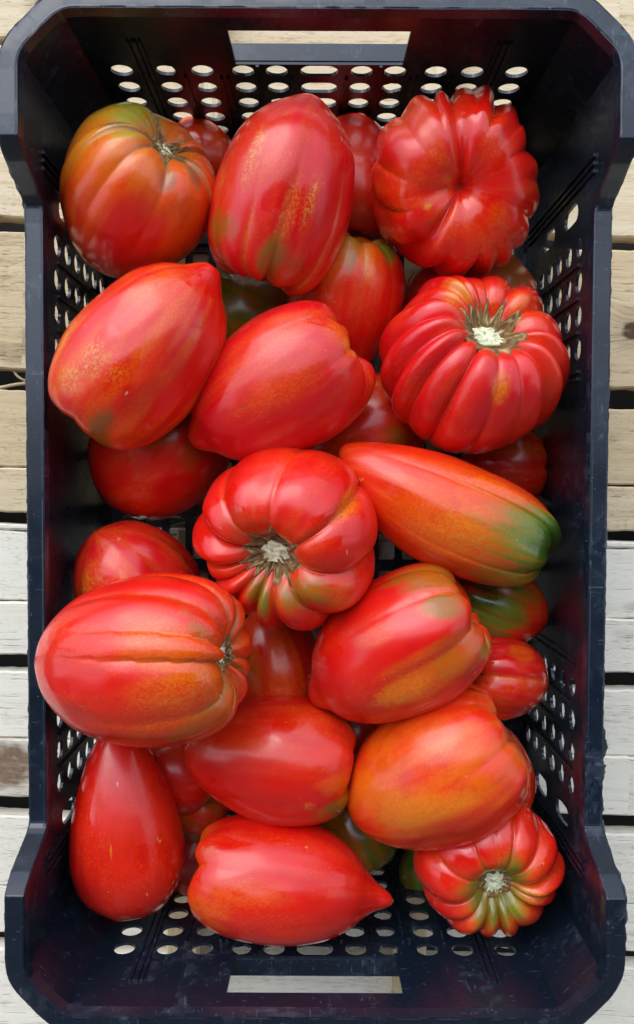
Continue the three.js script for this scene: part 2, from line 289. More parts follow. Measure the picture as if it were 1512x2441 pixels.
// profiles from the blossom end to the bottom of the stem hollow: [radius / R, height / L]
const PROFILE = {
  egg: [[0, -0.5], [0.14, -0.492], [0.36, -0.445], [0.64, -0.325], [0.87, -0.14], [1, 0.07], [0.98, 0.24], [0.84, 0.395], [0.62, 0.48], [0.42, 0.492], [0.26, 0.462], [0.13, 0.425], [0, 0.41]],
  tip: [[0, -0.5], [0.07, -0.494], [0.14, -0.465], [0.27, -0.405], [0.52, -0.31], [0.8, -0.15], [0.97, 0.05], [0.99, 0.22], [0.86, 0.385], [0.64, 0.475], [0.42, 0.49], [0.26, 0.462], [0.13, 0.425], [0, 0.41]],
  blunt: [[0, -0.5], [0.12, -0.492], [0.3, -0.452], [0.58, -0.37], [0.84, -0.22], [0.98, -0.02], [1, 0.17], [0.9, 0.35], [0.7, 0.465], [0.46, 0.495], [0.27, 0.468], [0.13, 0.425], [0, 0.41]],
  nub: [[0, -0.5], [0.1, -0.495], [0.19, -0.47], [0.32, -0.42], [0.58, -0.345], [0.84, -0.2], [0.98, 0.0], [1, 0.17], [0.9, 0.35], [0.7, 0.465], [0.46, 0.495], [0.27, 0.468], [0.13, 0.425], [0, 0.41]],
  pear: [[0, -0.5], [0.18, -0.488], [0.36, -0.44], [0.53, -0.35], [0.73, -0.21], [0.9, -0.05], [0.97, 0.09], [1, 0.22], [0.9, 0.36], [0.66, 0.46], [0.42, 0.495], [0.25, 0.485], [0.12, 0.46], [0, 0.45]],
  long: [[0, -0.5], [0.12, -0.492], [0.28, -0.455], [0.54, -0.36], [0.8, -0.22], [0.96, -0.06], [1, 0.12], [0.97, 0.26], [0.84, 0.39], [0.6, 0.468], [0.36, 0.495], [0.2, 0.502], [0.1, 0.503], [0, 0.503]],
  nipple: [[0, -0.5], [0.075, -0.493], [0.14, -0.465], [0.22, -0.415], [0.38, -0.355], [0.63, -0.275], [0.86, -0.145], [0.98, 0.0], [1, 0.17], [0.92, 0.34], [0.72, 0.46], [0.48, 0.495], [0.28, 0.468], [0.13, 0.425], [0, 0.41]],
  flat: [[0, -0.42], [0.16, -0.44], [0.4, -0.44], [0.66, -0.38], [0.88, -0.23], [1, -0.02], [0.985, 0.17], [0.87, 0.345], [0.68, 0.455], [0.5, 0.485], [0.34, 0.44], [0.22, 0.35], [0.1, 0.3], [0, 0.29]],
  rosette: [[0, -0.24], [0.05, -0.28], [0.14, -0.36], [0.3, -0.425], [0.52, -0.44], [0.74, -0.38], [0.91, -0.22], [1, 0.0], [0.97, 0.2], [0.84, 0.37], [0.62, 0.47], [0.42, 0.47], [0.26, 0.4], [0.12, 0.34], [0, 0.32]],
};
const skinRough = texture(256, 256, (u, v, o) => { const a = fbm(u * 22, v * 14, 71, 4), b = fbm(u * 9, v * 6, 75, 4); o[0] = 0; o[1] = (0.82 + 0.6 * (a - 0.5)) * (1 - 0.55 * sstep(0.615, 0.635, b)); o[2] = 0; }, false);
const corkMat = new THREE.MeshStandardMaterial({ vertexColors: true, roughness: 0.95 });
function profileTable(name, n) {
  const c = new THREE.CatmullRomCurve3(PROFILE[name].map(p => new THREE.Vector3(p[0], p[1] * 1.0, 0)), false, 'centripetal');
  return c.getSpacedPoints(n).map(p => [Math.max(0, p.x), p.y]);
}
let tomatoCount = 0;
function tomato(p) {
  const seed = ++tomatoCount, rr = rng(seed * 77 + (p.seed || 0));
  const P0 = at(p.c[0], p.c[1], p.y), k = (CAM.y - p.y) / FOCAL * 1.0;
  const L = p.L * k, R = p.W * k / 2, big = !p.back;
  const TN = 400, tab = profileTable(p.shape || 'egg', TN);
  const N = p.ribs ?? 8, bounds = [], depths = [], rise = [];
  { let w = [], s = 0; for (let i = 0; i < N; i++) { const q = 1 + (p.irr ?? 0.5) * (rr() - 0.5) * 2; w.push(Math.max(0.25, q)); s += w[i]; } let a = 0; for (let i = 0; i < N; i++) { bounds.push(a); a += w[i] / s * 2 * Math.PI; depths.push(0.45 + 0.75 * rr()); rise.push(rr() - 0.5); } bounds.push(2 * Math.PI); depths.push(depths[0]); rise.push(rise[0]); }
  const off = [seed * 7.31, seed * 3.77, seed * 5.93], lump = p.lump ?? 0.05, dep = p.dep ?? 0.07, warp = p.warp || [0, 0], ex = p.ex ?? 1, ez = p.ez ?? 1, bend = [0, 0, 0];
  const e0 = p.from ?? 0.15, e1 = p.to ?? 0.8, sharp = p.sharp ?? 0.75;
  const out = { x: 0, y: 0, z: 0, G: 0, E: 0 };
  function shape(phi, s) {
    const f = s * TN, i = Math.min(TN - 1, Math.floor(f)), t = f - i;
    let r = lerp(tab[i][0], tab[i + 1][0], t) * R, y = lerp(tab[i][1], tab[i + 1][1], t) * L;
    let ph = phi + warp[0] * Math.sin(phi - warp[1]) + 0.1 * Math.sin(2 * phi + off[0]) + (p.twist || 0) * (s - 0.5); ph = ((ph % (2 * Math.PI)) + 2 * Math.PI) % (2 * Math.PI);
    let G = 0, gd = 0, rs = 0;
    if (N) { let b = 0; while (b < N - 1 && ph > bounds[b + 1]) b++; const x = (ph - bounds[b]) / (bounds[b + 1] - bounds[b]); G = 1 - Math.pow(Math.max(0, Math.sin(Math.PI * x)), sharp); const wide = Math.min(1.25, (bounds[b + 1] - bounds[b]) * N / (2 * Math.PI)); gd = lerp(depths[b], depths[b + 1], x) * wide; rs = rise[b] * Math.sin(Math.PI * x); }
    const E = sstep(e0, e1, s), cav = sstep(1, 0.93, s);
    const dirx = Math.cos(phi), dirz = Math.sin(phi), sy = y / L;
    const nl = fbm(dirx * 1.3 + off[0], sy * 2.2 + off[1], dirz * 1.3 + off[2], 2) - 0.5;
    const nf = fbm(dirx * 3.1 + off[1], sy * 4 + off[2], dirz * 3.1 + off[0], 2) - 0.5;
    const m = 1 + lump * 2.2 * nl + lump * 0.7 * nf - dep * gd * E * G * (0.35 + 0.65 * cav) + dep * 0.8 * rs * E;
    const cy = lerp(y, 0.08 * L, sstep(0.45, 0.85, s) * cav);
    y = cy + (y - cy) * (1 + (m - 1) * 1.25); r *= m;
    const q = sy * sy;
    const tq = sy < 0 ? 4 * q : 0; out.x = r * dirx * ex + bend[0] * R * tq; out.z = r * dirz * ez + bend[2] * R * tq; out.y = y; out.G = G; out.E = E;
    if (p.fold) for (const [fa, fw, fd] of p.fold) { let dA = Math.atan2(Math.sin(phi - fa), Math.cos(phi - fa)); const w = Math.exp(-(dA * dA) / (fw * fw)) * fd * sstep(0.0, 0.12, s) * sstep(0.85, 0.4, s); out.x *= 1 - w * 0.4; out.z *= 1 - w * 0.4; out.y += w * 0.35 * L; out.G = Math.max(out.G, w); }
    return out;
  }
  const az = p.az * Math.PI / 180, el = p.el * Math.PI / 180;
  const A = new THREE.Vector3(Math.cos(az) * Math.cos(el), Math.sin(el), Math.sin(az) * Math.cos(el));
  const q = new THREE.Quaternion().setFromUnitVectors(new THREE.Vector3(0, 1, 0), A);
  q.premultiply(new THREE.Quaternion().setFromAxisAngle(A, (p.roll || 0) * Math.PI / 180));
  if (p.bend) { const b = new THREE.Vector3(p.bend[0], 0, p.bend[1]).applyQuaternion(q.clone().invert()); bend[0] = b.x; bend[2] = b.z; }
  if (p.foldW) p.fold = p.foldW.map(([x, z, w, d]) => { const b = new THREE.Vector3(x, 0, z).applyQuaternion(q.clone().invert()); return [Math.atan2(b.z, b.x), w, d]; });
  const M = new THREE.Matrix4().makeRotationFromQuaternion(q), me = M.elements;
  const nu = big ? 224 : 112, nv = big ? 132 : 64, pos = new Float32Array((nu + 1) * (nv + 1) * 3), uv = new Float32Array((nu + 1) * (nv + 1) * 2), idx = [];
  const lo = [1e9, 1e9, 1e9], hi = [-1e9, -1e9, -1e9];
  for (let j = 0; j <= nv; j++) for (let i = 0; i <= nu; i++) {
    const a = shape(i / nu * 2 * Math.PI, j / nv), b = j * (nu + 1) + i;
    const w = [me[0] * a.x + me[4] * a.y + me[8] * a.z, me[1] * a.x + me[5] * a.y + me[9] * a.z, me[2] * a.x + me[6] * a.y + me[10] * a.z];
    for (let c = 0; c < 3; c++) { lo[c] = Math.min(lo[c], w[c]); hi[c] = Math.max(hi[c], w[c]); }
    pos[b * 3] = a.x; pos[b * 3 + 1] = a.y; pos[b * 3 + 2] = a.z; uv[b * 2] = i / nu; uv[b * 2 + 1] = j / nv;
    if (i < nu && j < nv) { const c = b + 1, d = b + nu + 1, e = d + 1; idx.push(b, d, c, c, d, e); }
  }
  const g = new THREE.BufferGeometry(); g.setAttribute('position', new THREE.BufferAttribute(pos, 3)); g.setAttribute('uv', new THREE.BufferAttribute(uv, 2)); g.setIndex(idx); g.computeVertexNormals();
  { const nn = g.attributes.normal; for (let j = 0; j <= nv; j++) { const a = j * (nu + 1), b = a + nu; const v = new THREE.Vector3(nn.getX(a) + nn.getX(b), nn.getY(a) + nn.getY(b), nn.getZ(a) + nn.getZ(b)).normalize(); nn.setXYZ(a, v.x, v.y, v.z); nn.setXYZ(b, v.x, v.y, v.z); }
    for (const j of [0, nv]) for (let i = 0; i <= nu; i++) nn.setXYZ(j * (nu + 1) + i, 0, j ? 1 : -1, 0); }
  const half = [0, 1, 2].map(c => (hi[c] - lo[c]) / 2), mid = [0, 1, 2].map(c => (hi[c] + lo[c]) / 2);
  // skin colour
  const base = COL[p.base || 'red'], alt = COL[p.alt || 'orange'], sh = COL[p.shCol || 'olive'], stc = COL[p.streakCol || 'orange'];
  const patches = (p.patches || []).map(([dx, dz, size, col, str = 1, spk = 0, stretch = 1, ang = 0]) => { const l = Math.hypot(dx, dz), h = l < 1 ? Math.sqrt(1 - l * l) : 0; const an = ang * Math.PI / 180; return { x: dx, y: h, z: dz, size, col: COL[col], str, spk, st: stretch, c: Math.cos(an), s: Math.sin(an) }; });
  const mix = (o, c, t) => { for (let i = 0; i < 3; i++) o[i] += (c[i] - o[i]) * t; };
  const scars = []; if (big) for (let i = 0; i < 7; i++) { const a = rr() * 6.28; scars.push([rr(), 0.15 + 0.7 * rr(), Math.cos(a), Math.sin(a), 0.05 + 0.5 * rr() * rr() * rr(), rr() < 0.6, 0.02 + 0.05 * rr()]); }
  const map = texture(big ? 768 : 256, big ? 448 : 128, (u, s, o) => {
    const a = shape(u * 2 * Math.PI, s), G = a.G, E = a.E;
    const X = a.x * 100, Y = a.y * 100, Z = a.z * 100;                         // centimetres on the fruit
    const w0 = (me[0] * a.x + me[4] * a.y + me[8] * a.z - mid[0]) / half[0], w1 = (me[1] * a.x + me[5] * a.y + me[9] * a.z - mid[1]) / half[1], w2 = (me[2] * a.x + me[6] * a.y + me[10] * a.z - mid[2]) / half[2];
    o[0] = base[0]; o[1] = base[1]; o[2] = base[2];
    const rl = Math.hypot(a.x, a.z) || 1e-6, ns = fbm(a.x / rl * 5.5 + off[0], s * 2.4 + off[1], a.z / rl * 5.5 + off[2], 3);
    const n1 = 0.5 * fbm(X * 0.45 + off[0], Y * 0.3 + off[1], Z * 0.45 + off[2], 3) + 0.5 * ns, n2 = fbm(X * 1.5 + off[2], Y * 1.1, Z * 1.5 + off[0], 3);
    const sp = noise(X * 14 + off[0], Y * 11, Z * 14), sp2 = noise(X * 30, Y * 24 + off[1], Z * 30), gr = 0.5 * sp + 0.5 * sp2 - 0.5;
    const stip = t => clamp(t + gr * 2.6 * t * (1 - t));
    mix(o, alt, stip(clamp((p.altAmt ?? 0.35) * sstep(0.4, 0.66, n1))));
    mix(o, COL.deep, 0.25 * sstep(0.5, 0.75, n2));
    const speck = sstep(0.5, 0.72, 0.6 * sp + 0.4 * sp2);
    const line = Math.pow(G, 2.2) * E * (0.4 + 1.2 * n2);
    mix(o, stc, clamp((p.streak ?? 0.35) * line * (0.5 + 0.8 * speck)));
    const shoulder = sstep(p.sh0 ?? 0.62, 0.9, s + 0.3 * (n1 - 0.5)) * (p.sh ?? 0.3);
    mix(o, COL.orange, stip(clamp(shoulder * 0.8))); mix(o, sh, stip(clamp(sstep(0.35, 0.85, shoulder * (0.5 + ns)))));
    for (const c of patches) {
      let dx = w0 - c.x, dz = w2 - c.z, dy = (w1 - c.y) * 0.4; const ra = (dx * c.c + dz * c.s) / c.st, rb = -dx * c.s + dz * c.c; const d = Math.sqrt(ra * ra + rb * rb + dy * dy) / c.size + 0.3 * (n2 - 0.5) + 1.0 * (ns - 0.5);
      let t = sstep(1, 0.35, d) * c.str; if (c.spk) t *= lerp(1, (0.25 + 0.75 * sstep(0.4, 0.6, ns)) * sstep(0.4, 0.68, 0.55 * sp + 0.45 * sp2) * 1.3, c.spk); if (t > 0) mix(o, c.col, stip(clamp(t)));
    }
    const corky = sstep(p.corkFrom ?? 0.8, 0.97, s + 0.02 * G) * Math.pow(G, 3) * (p.cork ?? 0.6) * sstep(0.3, 0.55, n2 * 0.5 + sp * 0.5);
    mix(o, COL.cork, clamp(corky * 1.5));
    mix(o, COL.cork, sstep(0.965, 0.985, s + 0.012 * (sp - 0.5)) * (N ? 0.9 : 0.5));
    mix(o, COL.gold, 0.16 * sstep(0.62, 0.8, sp2) * sstep(0.4, 0.6, n1));
    for (const q of scars) { const du = (((u - q[0] + 1.5) % 1) - 0.5) * rl * 6.2832 * 100, dv = (s - q[1]) * L * 160; const ca = du * q[2] + dv * q[3], cb = -du * q[3] + dv * q[2] + 0.25 * (noise(ca * 5, q[0] * 90, q[1] * 90) - 0.5); if (Math.abs(ca) < q[4] && Math.abs(cb) < q[6]) mix(o, q[5] ? COL.brown : COL.straw, 0.7 * sstep(q[6], q[6] * 0.3, Math.abs(cb)) * sstep(0.35, 0.55, sp * 0.5 + sp2 * 0.5 + 0.1)); }
    const dot = noise(X * 9 + 50, Y * 9, Z * 9 + off[2]); if (dot > 0.955) mix(o, COL.straw, 0.45 * sstep(0.955, 0.975, dot));
    const dk = noise(X * 7, Y * 7 + 80, Z * 7 + off[1]); if (dk > 0.972) mix(o, COL.brown, 0.6);
  });
  map.wrapT = THREE.ClampToEdgeWrapping;
  const o = thing('tomato', p.label, 'tomato', p.group);
  o.position.set(P0.x, P0.y, P0.z); o.quaternion.copy(q);
  o.position.x -= mid[0]; o.position.z -= mid[2]; o.position.y -= mid[1];     // the measured middle of its outline
  const mat = new THREE.MeshPhysicalMaterial({ map, roughness: p.rough ?? 0.42, roughnessMap: skinRough, specularIntensity: 1, clearcoat: p.coat ?? 0.42, clearcoatRoughness: 0.17 });
  part('skin', g, mat, o);
  // dry calyx scar and cut stem in the hollow
  if (p.stem !== 0) {
    const sr = (p.stem ?? 0.2) * R, y0 = tab[TN][1] * L, stemLift = (() => { let k2 = TN; while (k2 > 0 && tab[k2][0] * R < sr * 0.95) k2--; return (tab[k2][1] - tab[TN][1]) * L * 1.05 + 0.0012; })(), se = p.stemEx ?? 1, sl = p.scarR ?? 1.6;
    const ring = (n, m, fn, colf) => { const ps = [], cs = [], id = []; for (let j = 0; j <= m; j++) for (let i = 0; i < n; i++) { const v = fn(i / n * 2 * Math.PI, j / m); ps.push(...v); cs.push(...colf(v, j / m, i / n)); if (j < m) { const b = j * n + i, c = j * n + (i + 1) % n; id.push(b, b + n, c, c, b + n, c + n); } } const gg = new THREE.BufferGeometry(); gg.setAttribute('position', new THREE.Float32BufferAttribute(ps, 3)); gg.setAttribute('color', new THREE.Float32BufferAttribute(cs, 3)); gg.setIndex(id); gg.computeVertexNormals(); return gg; };
    const cork = ring(72, 14, (a, t) => {               // lies over the skin of the hollow, rougher towards its torn edge
      let best = 1; for (let s = 1; s > 0.8; s -= 0.004) { const h = shape(a, s); if (Math.hypot(h.x / ex, h.z / ez) > sr * sl * (0.75 + 0.55 * Math.pow(h.G, 1.5) * (p.star ?? 1) + 0.5 * (noise(Math.cos(a) * 4 + off[0], Math.sin(a) * 4, off[1]) - 0.5))) break; best = s; }
      const s = lerp(best, 1, t), h = shape(a, s); const up = 0.0003 + 0.0022 * fbm(h.x * 700, h.z * 700, off[2], 3) * sstep(0, 0.2, t) - 0.0006 * (1 - sstep(0, 0.12, t));
      return [h.x, h.y + up, h.z];
    }, (v, t) => { const n = fbm(v[0] * 700, v[1] * 700, v[2] * 700, 3), m = noise(v[0] * 1600, v[2] * 1600, 5); const c = [0, 0, 0].map((_, i) => lerp(COL.brown[i], COL.straw[i], sstep(0.48, 0.75, n) * 0.7)); return c.map((x, i) => lerp(x, COL.black[i], 0.6 * sstep(0.6, 0.8, m) )); });
    part('stem_scar', cork, corkMat, o);
    const cut = ring(40, 16, (a, t) => {
      const lift = stemLift, rim = t < 0.35 ? 1 : 1 - (t - 0.35) / 0.65, h = t < 0.35 ? t / 0.35 : 1;
      const w = 1 + 0.75 * (fbm(Math.cos(a) * 2.6 + off[1], Math.sin(a) * 2.6, off[0], 3) - 0.5), x = Math.cos(a) * sr * rim * w * se, z = Math.sin(a) * sr * rim * w / Math.sqrt(se);
      return [x, y0 + lift * h + (h >= 1 ? 0.0028 * (fbm(x * 380, z * 380, off[1], 3) - 0.5) : 0) - 0.0006, z];
    }, (v, t) => { const n = fbm(v[0] * 800, v[2] * 800, 3.3, 3); const c = [0, 1, 2].map(i => lerp([0.8, 0.82, 0.56][i], [0.48, 0.54, 0.26][i], sstep(0.48, 0.75, n))).map((x, i) => lerp(x, COL.brown[i], 0.6 * sstep(0.68, 0.8, noise(v[0] * 900, v[2] * 900, 8)))); return t < 0.35 ? c.map((x, i) => lerp(COL.cork[i], x, t * 2)) : c; });
    part('cut_stem', cut, corkMat, o).userData.label = 'pale green cut stem';
  }
  if (p.blossom) {
    const y0 = tab[0][1] * L, h = shape(0, 0), bs = new THREE.SphereGeometry(p.blossom, 14, 8), pp = bs.attributes.position, cs = [];
    for (let i = 0; i < pp.count; i++) { const f = 0.7 + 0.7 * noise(pp.getX(i) * 2500, pp.getY(i) * 2500, pp.getZ(i) * 2500); pp.setXYZ(i, pp.getX(i) * f + h.x, y0 + pp.getY(i) * 0.45 * f, pp.getZ(i) * f + h.z); cs.push(...COL.brown); }
    bs.setAttribute('color', new THREE.Float32BufferAttribute(cs, 3)); bs.computeVertexNormals(); part('blossom_scar', bs, corkMat, o);
  }
  return o;
}
const FRUIT = [
  // ---- upper layer
  { label: 'broad orange red tomato with green shoulder and corky cracks, in the top left corner', c: [334, 460], y: 0.12, L: 385, W: 360, az: -44, el: 38, roll: 20, shape: 'egg', ribs: 9, dep: 0.085, irr: 0.8, corkFrom: 0.62, base: 'scarlet', alt: 'orange', altAmt: 0.6, sh: 0.55, stem: 0.11, scarR: 2.4, star: 1.6, cork: 1.6, seed: 3,
    patches: [[0.0, -0.35, 1.1, 'orange', 0.65], [0.1, -0.2, 0.6, 'amber', 0.3], [-0.1, -0.8, 0.65, 'lime', 0.85], [-0.45, -0.6, 0.5, 'amber', 0.7], [-0.7, -0.3, 0.45, 'amber', 0.5], [0.2, 0.3, 0.3, 'orange', 0.5, 0.3], [0.5, 0.12, 0.13, 'brown', 0.7, 0.2, 1.6, 110], [0.78, 0.0, 0.1, 'brown', 0.8, 0.1, 3, 75], [0, 0.75, 0.6, 'crimson', 0.8], [-0.1, -0.5, 0.09, 'brown', 0.8, 0.2, 3.5, -12], [0.1, -0.36, 0.1, 'lime', 0.6, 0.2, 3, -25]] },
  { label: 'tall crimson egg-shaped tomato with gold freckled grooves, at the top centre', c: [670, 476], y: 0.125, L: 432, W: 336, az: 107, el: -12, roll: 10, shape: 'blunt', ribs: 9, dep: 0.055, from: 0.3, base: 'crimson', altAmt: 0.15, streak: 0.7, streakCol: 'amber', stem: 0, sh: 0.2, seed: 5,
    patches: [[-0.3, -0.2, 0.12, 'gold', 0.7, 0.9, 4, 115], [0.1, 0.4, 0.12, 'gold', 0.7, 0.9, 4, 115], [0.4, 0.25, 0.1, 'gold', 0.5, 0.95, 4, 110], [-0.75, 0.4, 0.25, 'olive', 0.7, 0.3], [-0.15, 0.75, 0.2, 'olive', 0.8, 0.2, 1.5, 120], [0.1, 0.85, 0.3, 'mud', 0.5, 0.3], [-0.8, -0.1, 0.15, 'amber', 0.5, 0.8, 2.5, 100]] },
  { label: 'flat pleated red tomato showing its puckered blossom end, in the top right corner', c: [1085, 438], y: 0.118, L: 290, W: 392, az: -95, el: -68, roll: 20, shape: 'rosette', ribs: 16, dep: 0.125, from: 0.12, to: 0.5, sharp: 0.85, irr: 0.55, twist: 0.5, warp: [0.2, 1], ex: 1, ez: 1.08, base: 'red', altAmt: 0.25, lump: 0.13, stem: 0, blossom: 0.0024, streak: 0.15, sh: 0,
    foldW: [[-0.12, -1, 0.2, 0.2], [-0.5, 0.85, 0.16, 0.17], [-1, 0.1, 0.3, 0.07]], patches: [[-0.1, 0.2, 0.2, 'amber', 0.55, 0.5], [-0.4, 0.4, 0.09, 'gold', 0.8], [0.1, 0.35, 0.2, 'orange', 0.5, 0.5], [-0.35, 0.0, 0.15, 'orange', 0.5, 0.8], [0.3, -0.1, 0.2, 'orange', 0.3, 0.8], [0.4, 0.5, 0.15, 'orange', 0.5, 0.6], [0.5, -0.75, 0.5, 'deep', 0.6]] },
  { label: 'large deeply ribbed red tomato with wide pale stem scar, by the right side wall', c: [1125, 870], y: 0.115, L: 350, W: 436, az: -72, el: 56, roll: 0, shape: 'flat', ribs: 16, dep: 0.14, sharp: 0.62, from: 0.1, to: 0.55, irr: 0.45, base: 'crimson', alt: 'scarlet', altAmt: 0.7, stem: 0.165, stemEx: 1.9, scarR: 2.5, star: 1.5, cork: 1.2, streak: 0.2, sh: 0.15, lump: 0.05,
    patches: [[-0.25, -0.72, 0.25, 'amber', 0.8], [0.1, -0.65, 0.2, 'orange', 0.6], [0.45, -0.6, 0.2, 'orange', 0.7], [0.12, 0.35, 0.12, 'amber', 0.6, 0.3, 2, 95], [0.75, 0.1, 0.4, 'scarlet', 0.7], [-0.75, 0, 0.5, 'crimson', 0.8]] },
  { label: 'smooth red tomato with pinkish sheen and brown green marks, against the left wall', c: [333, 855], y: 0.14, L: 478, W: 340, az: 131, el: -6, roll: 0, shape: 'nub', ribs: 5, dep: 0.05, from: 0.55, to: 0.95, base: 'red', altAmt: 0.5, lump: 0.05, stem: 0, streak: 0.3, sh: 0.1,
    patches: [[-0.72, -0.2, 0.12, 'amber', 0.9, 0.7, 5, 122], [-0.6, 0.3, 0.2, 'gold', 0.6, 0.8], [-0.35, 0.1, 0.2, 'gold', 0.6, 0.9, 1.5, 100], [-0.1, 0.2, 0.22, 'amber', 0.4, 0.9], [-0.72, 0.68, 0.14, 'olive', 0.8, 0.2, 2.2, 85], [-0.3, 0.75, 0.2, 'mud', 0.85, 0.1, 1.5, 125], [-0.35, 0.9, 0.2, 'olive', 0.6]] },
  { label: 'oblong red tomato with side-facing grooved stem end, left of the large ribbed one', c: [672, 911], y: 0.128, L: 452, W: 332, az: -32, el: 4, roll: 30, shape: 'nub', ribs: 7, dep: 0.1, from: 0.45, to: 0.9, base: 'crimson', altAmt: 0.3, stem: 0.06, scarR: 1.3, streak: 0.3, sh: 0.2, lump: 0.045,
    patches: [[0.62, -0.55, 0.3, 'orange', 0.5], [0.72, -0.35, 0.16, 'amber', 0.7, 0.6], [-0.3, -0.5, 0.5, 'red', 0.6], [0.8, 0.1, 0.3, 'scarlet', 0.6]] },
  { label: 'many-lobed red tomato with torn brown hollow and one green lobe, in the middle', c: [678, 1283], y: 0.135, L: 350, W: 452, az: 128, el: 60, roll: 0, shape: 'flat', ribs: 11, dep: 0.18, from: 0.05, to: 0.5, sharp: 0.58, irr: 0.4, warp: [0.3, 2.2], base: 'red', alt: 'scarlet', altAmt: 0.5, stem: 0.14, stemEx: 1.4, scarR: 2.4, star: 1.3, cork: 1.2, streak: 0.25, sh: 0.2, lump: 0.06,
    patches: [[-0.2, 0.62, 0.24, 'green', 0.9, 0, 1.6, 95], [0.1, 0.58, 0.22, 'olive', 0.85, 0, 2, 50], [0.3, 0.5, 0.2, 'olive', 0.7, 0.2, 2.5, 20], [-0.4, 0.45, 0.15, 'olive', 0.6, 0, 2, 150], [0.65, -0.35, 0.16, 'amber', 0.6, 0.3, 3, 130], [-0.45, -0.15, 0.25, 'mud', 0.35, 0.6], [0.6, 0.6, 0.25, 'orange', 0.6]] },
  { label: 'long red tomato with a dark green end, across the middle right', c: [1068, 1228], y: 0.122, L: 560, W: 268, az: 23, el: -4, roll: 40, shape: 'long', ribs: 7, dep: 0.055, from: 0.2, to: 0.6, base: 'scarlet', alt: 'orange', altAmt: 0.4, lump: 0.05, stem: 0, streak: 0.4, sh: 0.0, cork: 0, bend: [0.0, -0.3],
    patches: [[-0.2, 0.1, 0.3, 'orange', 0.4, 0.4, 2, 30], [0.25, 0.2, 0.5, 'amber', 0.5, 0.2, 1.5, 25], [0.6, 0.28, 0.6, 'olive', 0.5, 0, 1.3, 25], [0.76, 0.28, 0.62, 'green', 0.7], [0.88, 0.42, 0.55, 'green', 0.7], [1, 0.55, 0.65, 'dark', 0.85], [0.5, 0.85, 0.45, 'olive', 0.7], [0.3, -0.4, 0.2, 'orange', 0.5, 0.3, 2.5, 30]] },
  { label: 'big grooved red tomato with blunt left end, leaning over the left rim', c: [334, 1571], y: 0.162, L: 512, W: 415, az: -5, el: 11, roll: 25, shape: 'blunt', ribs: 12, dep: 0.085, from: 0.22, to: 0.85, irr: 0.45, sharp: 0.8, twist: 0.35, corkFrom: 0.62, base: 'red', alt: 'scarlet', altAmt: 0.5, stem: 0.11, scarR: 2.2, cork: 1.3, streak: 0.45, streakCol: 'amber', sh: 0.45, lump: 0.04,
    patches: [[0.3, -0.4, 0.36, 'orange', 0.6, 0.2, 1.5, 10], [0.55, -0.15, 0.3, 'orange', 0.6, 0.2, 1.8, 5], [0.6, -0.5, 0.12, 'olive', 0.8, 0, 2.5, 50], [0.5, 0.15, 0.3, 'amber', 0.4, 0.4, 2, -15], [0.7, 0.5, 0.3, 'olive', 0.5, 0.2, 2, -60], [-0.45, 0.36, 0.035, 'straw', 0.9, 0, 4.5, -4], [0.3, 0.6, 0.25, 'orange', 0.4, 0.4, 2, -30]] },
  { label: 'plump orange red tomato with greenish ribs and bent tip, right of centre', c: [954, 1533], y: 0.13, L: 462, W: 345, az: -30, el: 10, roll: 12, shape: 'nub', ribs: 8, dep: 0.1, from: 0.3, to: 0.85, base: 'red', alt: 'scarlet', altAmt: 0.4, stem: 0.06, scarR: 1.5, streak: 0.4, sh: 0.4, lump: 0.05, corkFrom: 0.65, cork: 1, bend: [0.0, 0.15],
    patches: [[0.15, 0.3, 0.35, 'orange', 0.75, 0.3, 2, -35], [0.3, -0.85, 0.3, 'olive', 0.65, 0.1, 2, -5], [0.35, -0.55, 0.18, 'olive', 0.75, 0.1, 1.6, 0], [0.55, -0.05, 0.3, 'olive', 0.5, 0.3, 1.6, -40], [0.9, 0.0, 0.2, 'lime', 0.5], [-0.35, -0.2, 0.15, 'orange', 0.5, 0.6, 2, -30], [-0.8, 0.4, 0.4, 'crimson', 0.7], [-0.05, 0.45, 0.2, 'amber', 0.5, 0.3, 2, -35]] },
  { label: 'large orange and red tomato with wet glossy patch, right of the bottom centre', c: [1044, 1826], y: 0.122, L: 442, W: 366, az: -31, el: 5, roll: 0, shape: 'egg', ribs: 8, dep: 0.085, from: 0.4, to: 0.9, base: 'scarlet', alt: 'orange', altAmt: 0.7, stem: 0.07, scarR: 1.8, streak: 0.3, sh: 0.3, lump: 0.05,
    patches: [[-0.45, 0.3, 0.36, 'amber', 0.55, 0.1, 1.5, -20], [0.05, 0.15, 0.2, 'amber', 0.5, 0.1, 2, -35], [-0.8, 0.1, 0.3, 'orange', 0.7], [0.15, 0.4, 0.3, 'red', 0.7, 0, 2, -30], [0.9, -0.35, 0.25, 'olive', 0.5], [0.5, -0.3, 0.3, 'scarlet', 0.6]] },
  { label: 'glossy red plum tomato with green tinged right end, at the lower centre', c: [646, 1810], y: 0.112, L: 408, W: 308, az: 6, el: 0, roll: 70, shape: 'egg', ribs: 6, dep: 0.06, from: 0.55, to: 0.92, base: 'red', altAmt: 0.2, stem: 0, streak: 0.25, sh: 0.15, lump: 0.05,
    patches: [[0.75, 0.55, 0.3, 'olive', 0.8, 0.1, 1.5, -40], [0.75, 0.1, 0.3, 'orange', 0.6, 0.2], [0.7, -0.3, 0.3, 'scarlet', 0.7], [0.45, 0.4, 0.1, 'gold', 0.4, 0.8]] },
  { label: 'smooth pear-shaped red tomato in the bottom left corner of the crate', c: [304, 1950], y: 0.108, L: 448, W: 274, az: 86, el: -4, roll: 0, shape: 'pear', ribs: 5, dep: 0.035, from: 0.75, to: 0.97, base: 'red', alt: 'scarlet', altAmt: 0.4, stem: 0, streak: 0.1, sh: 0.05, lump: 0.035,
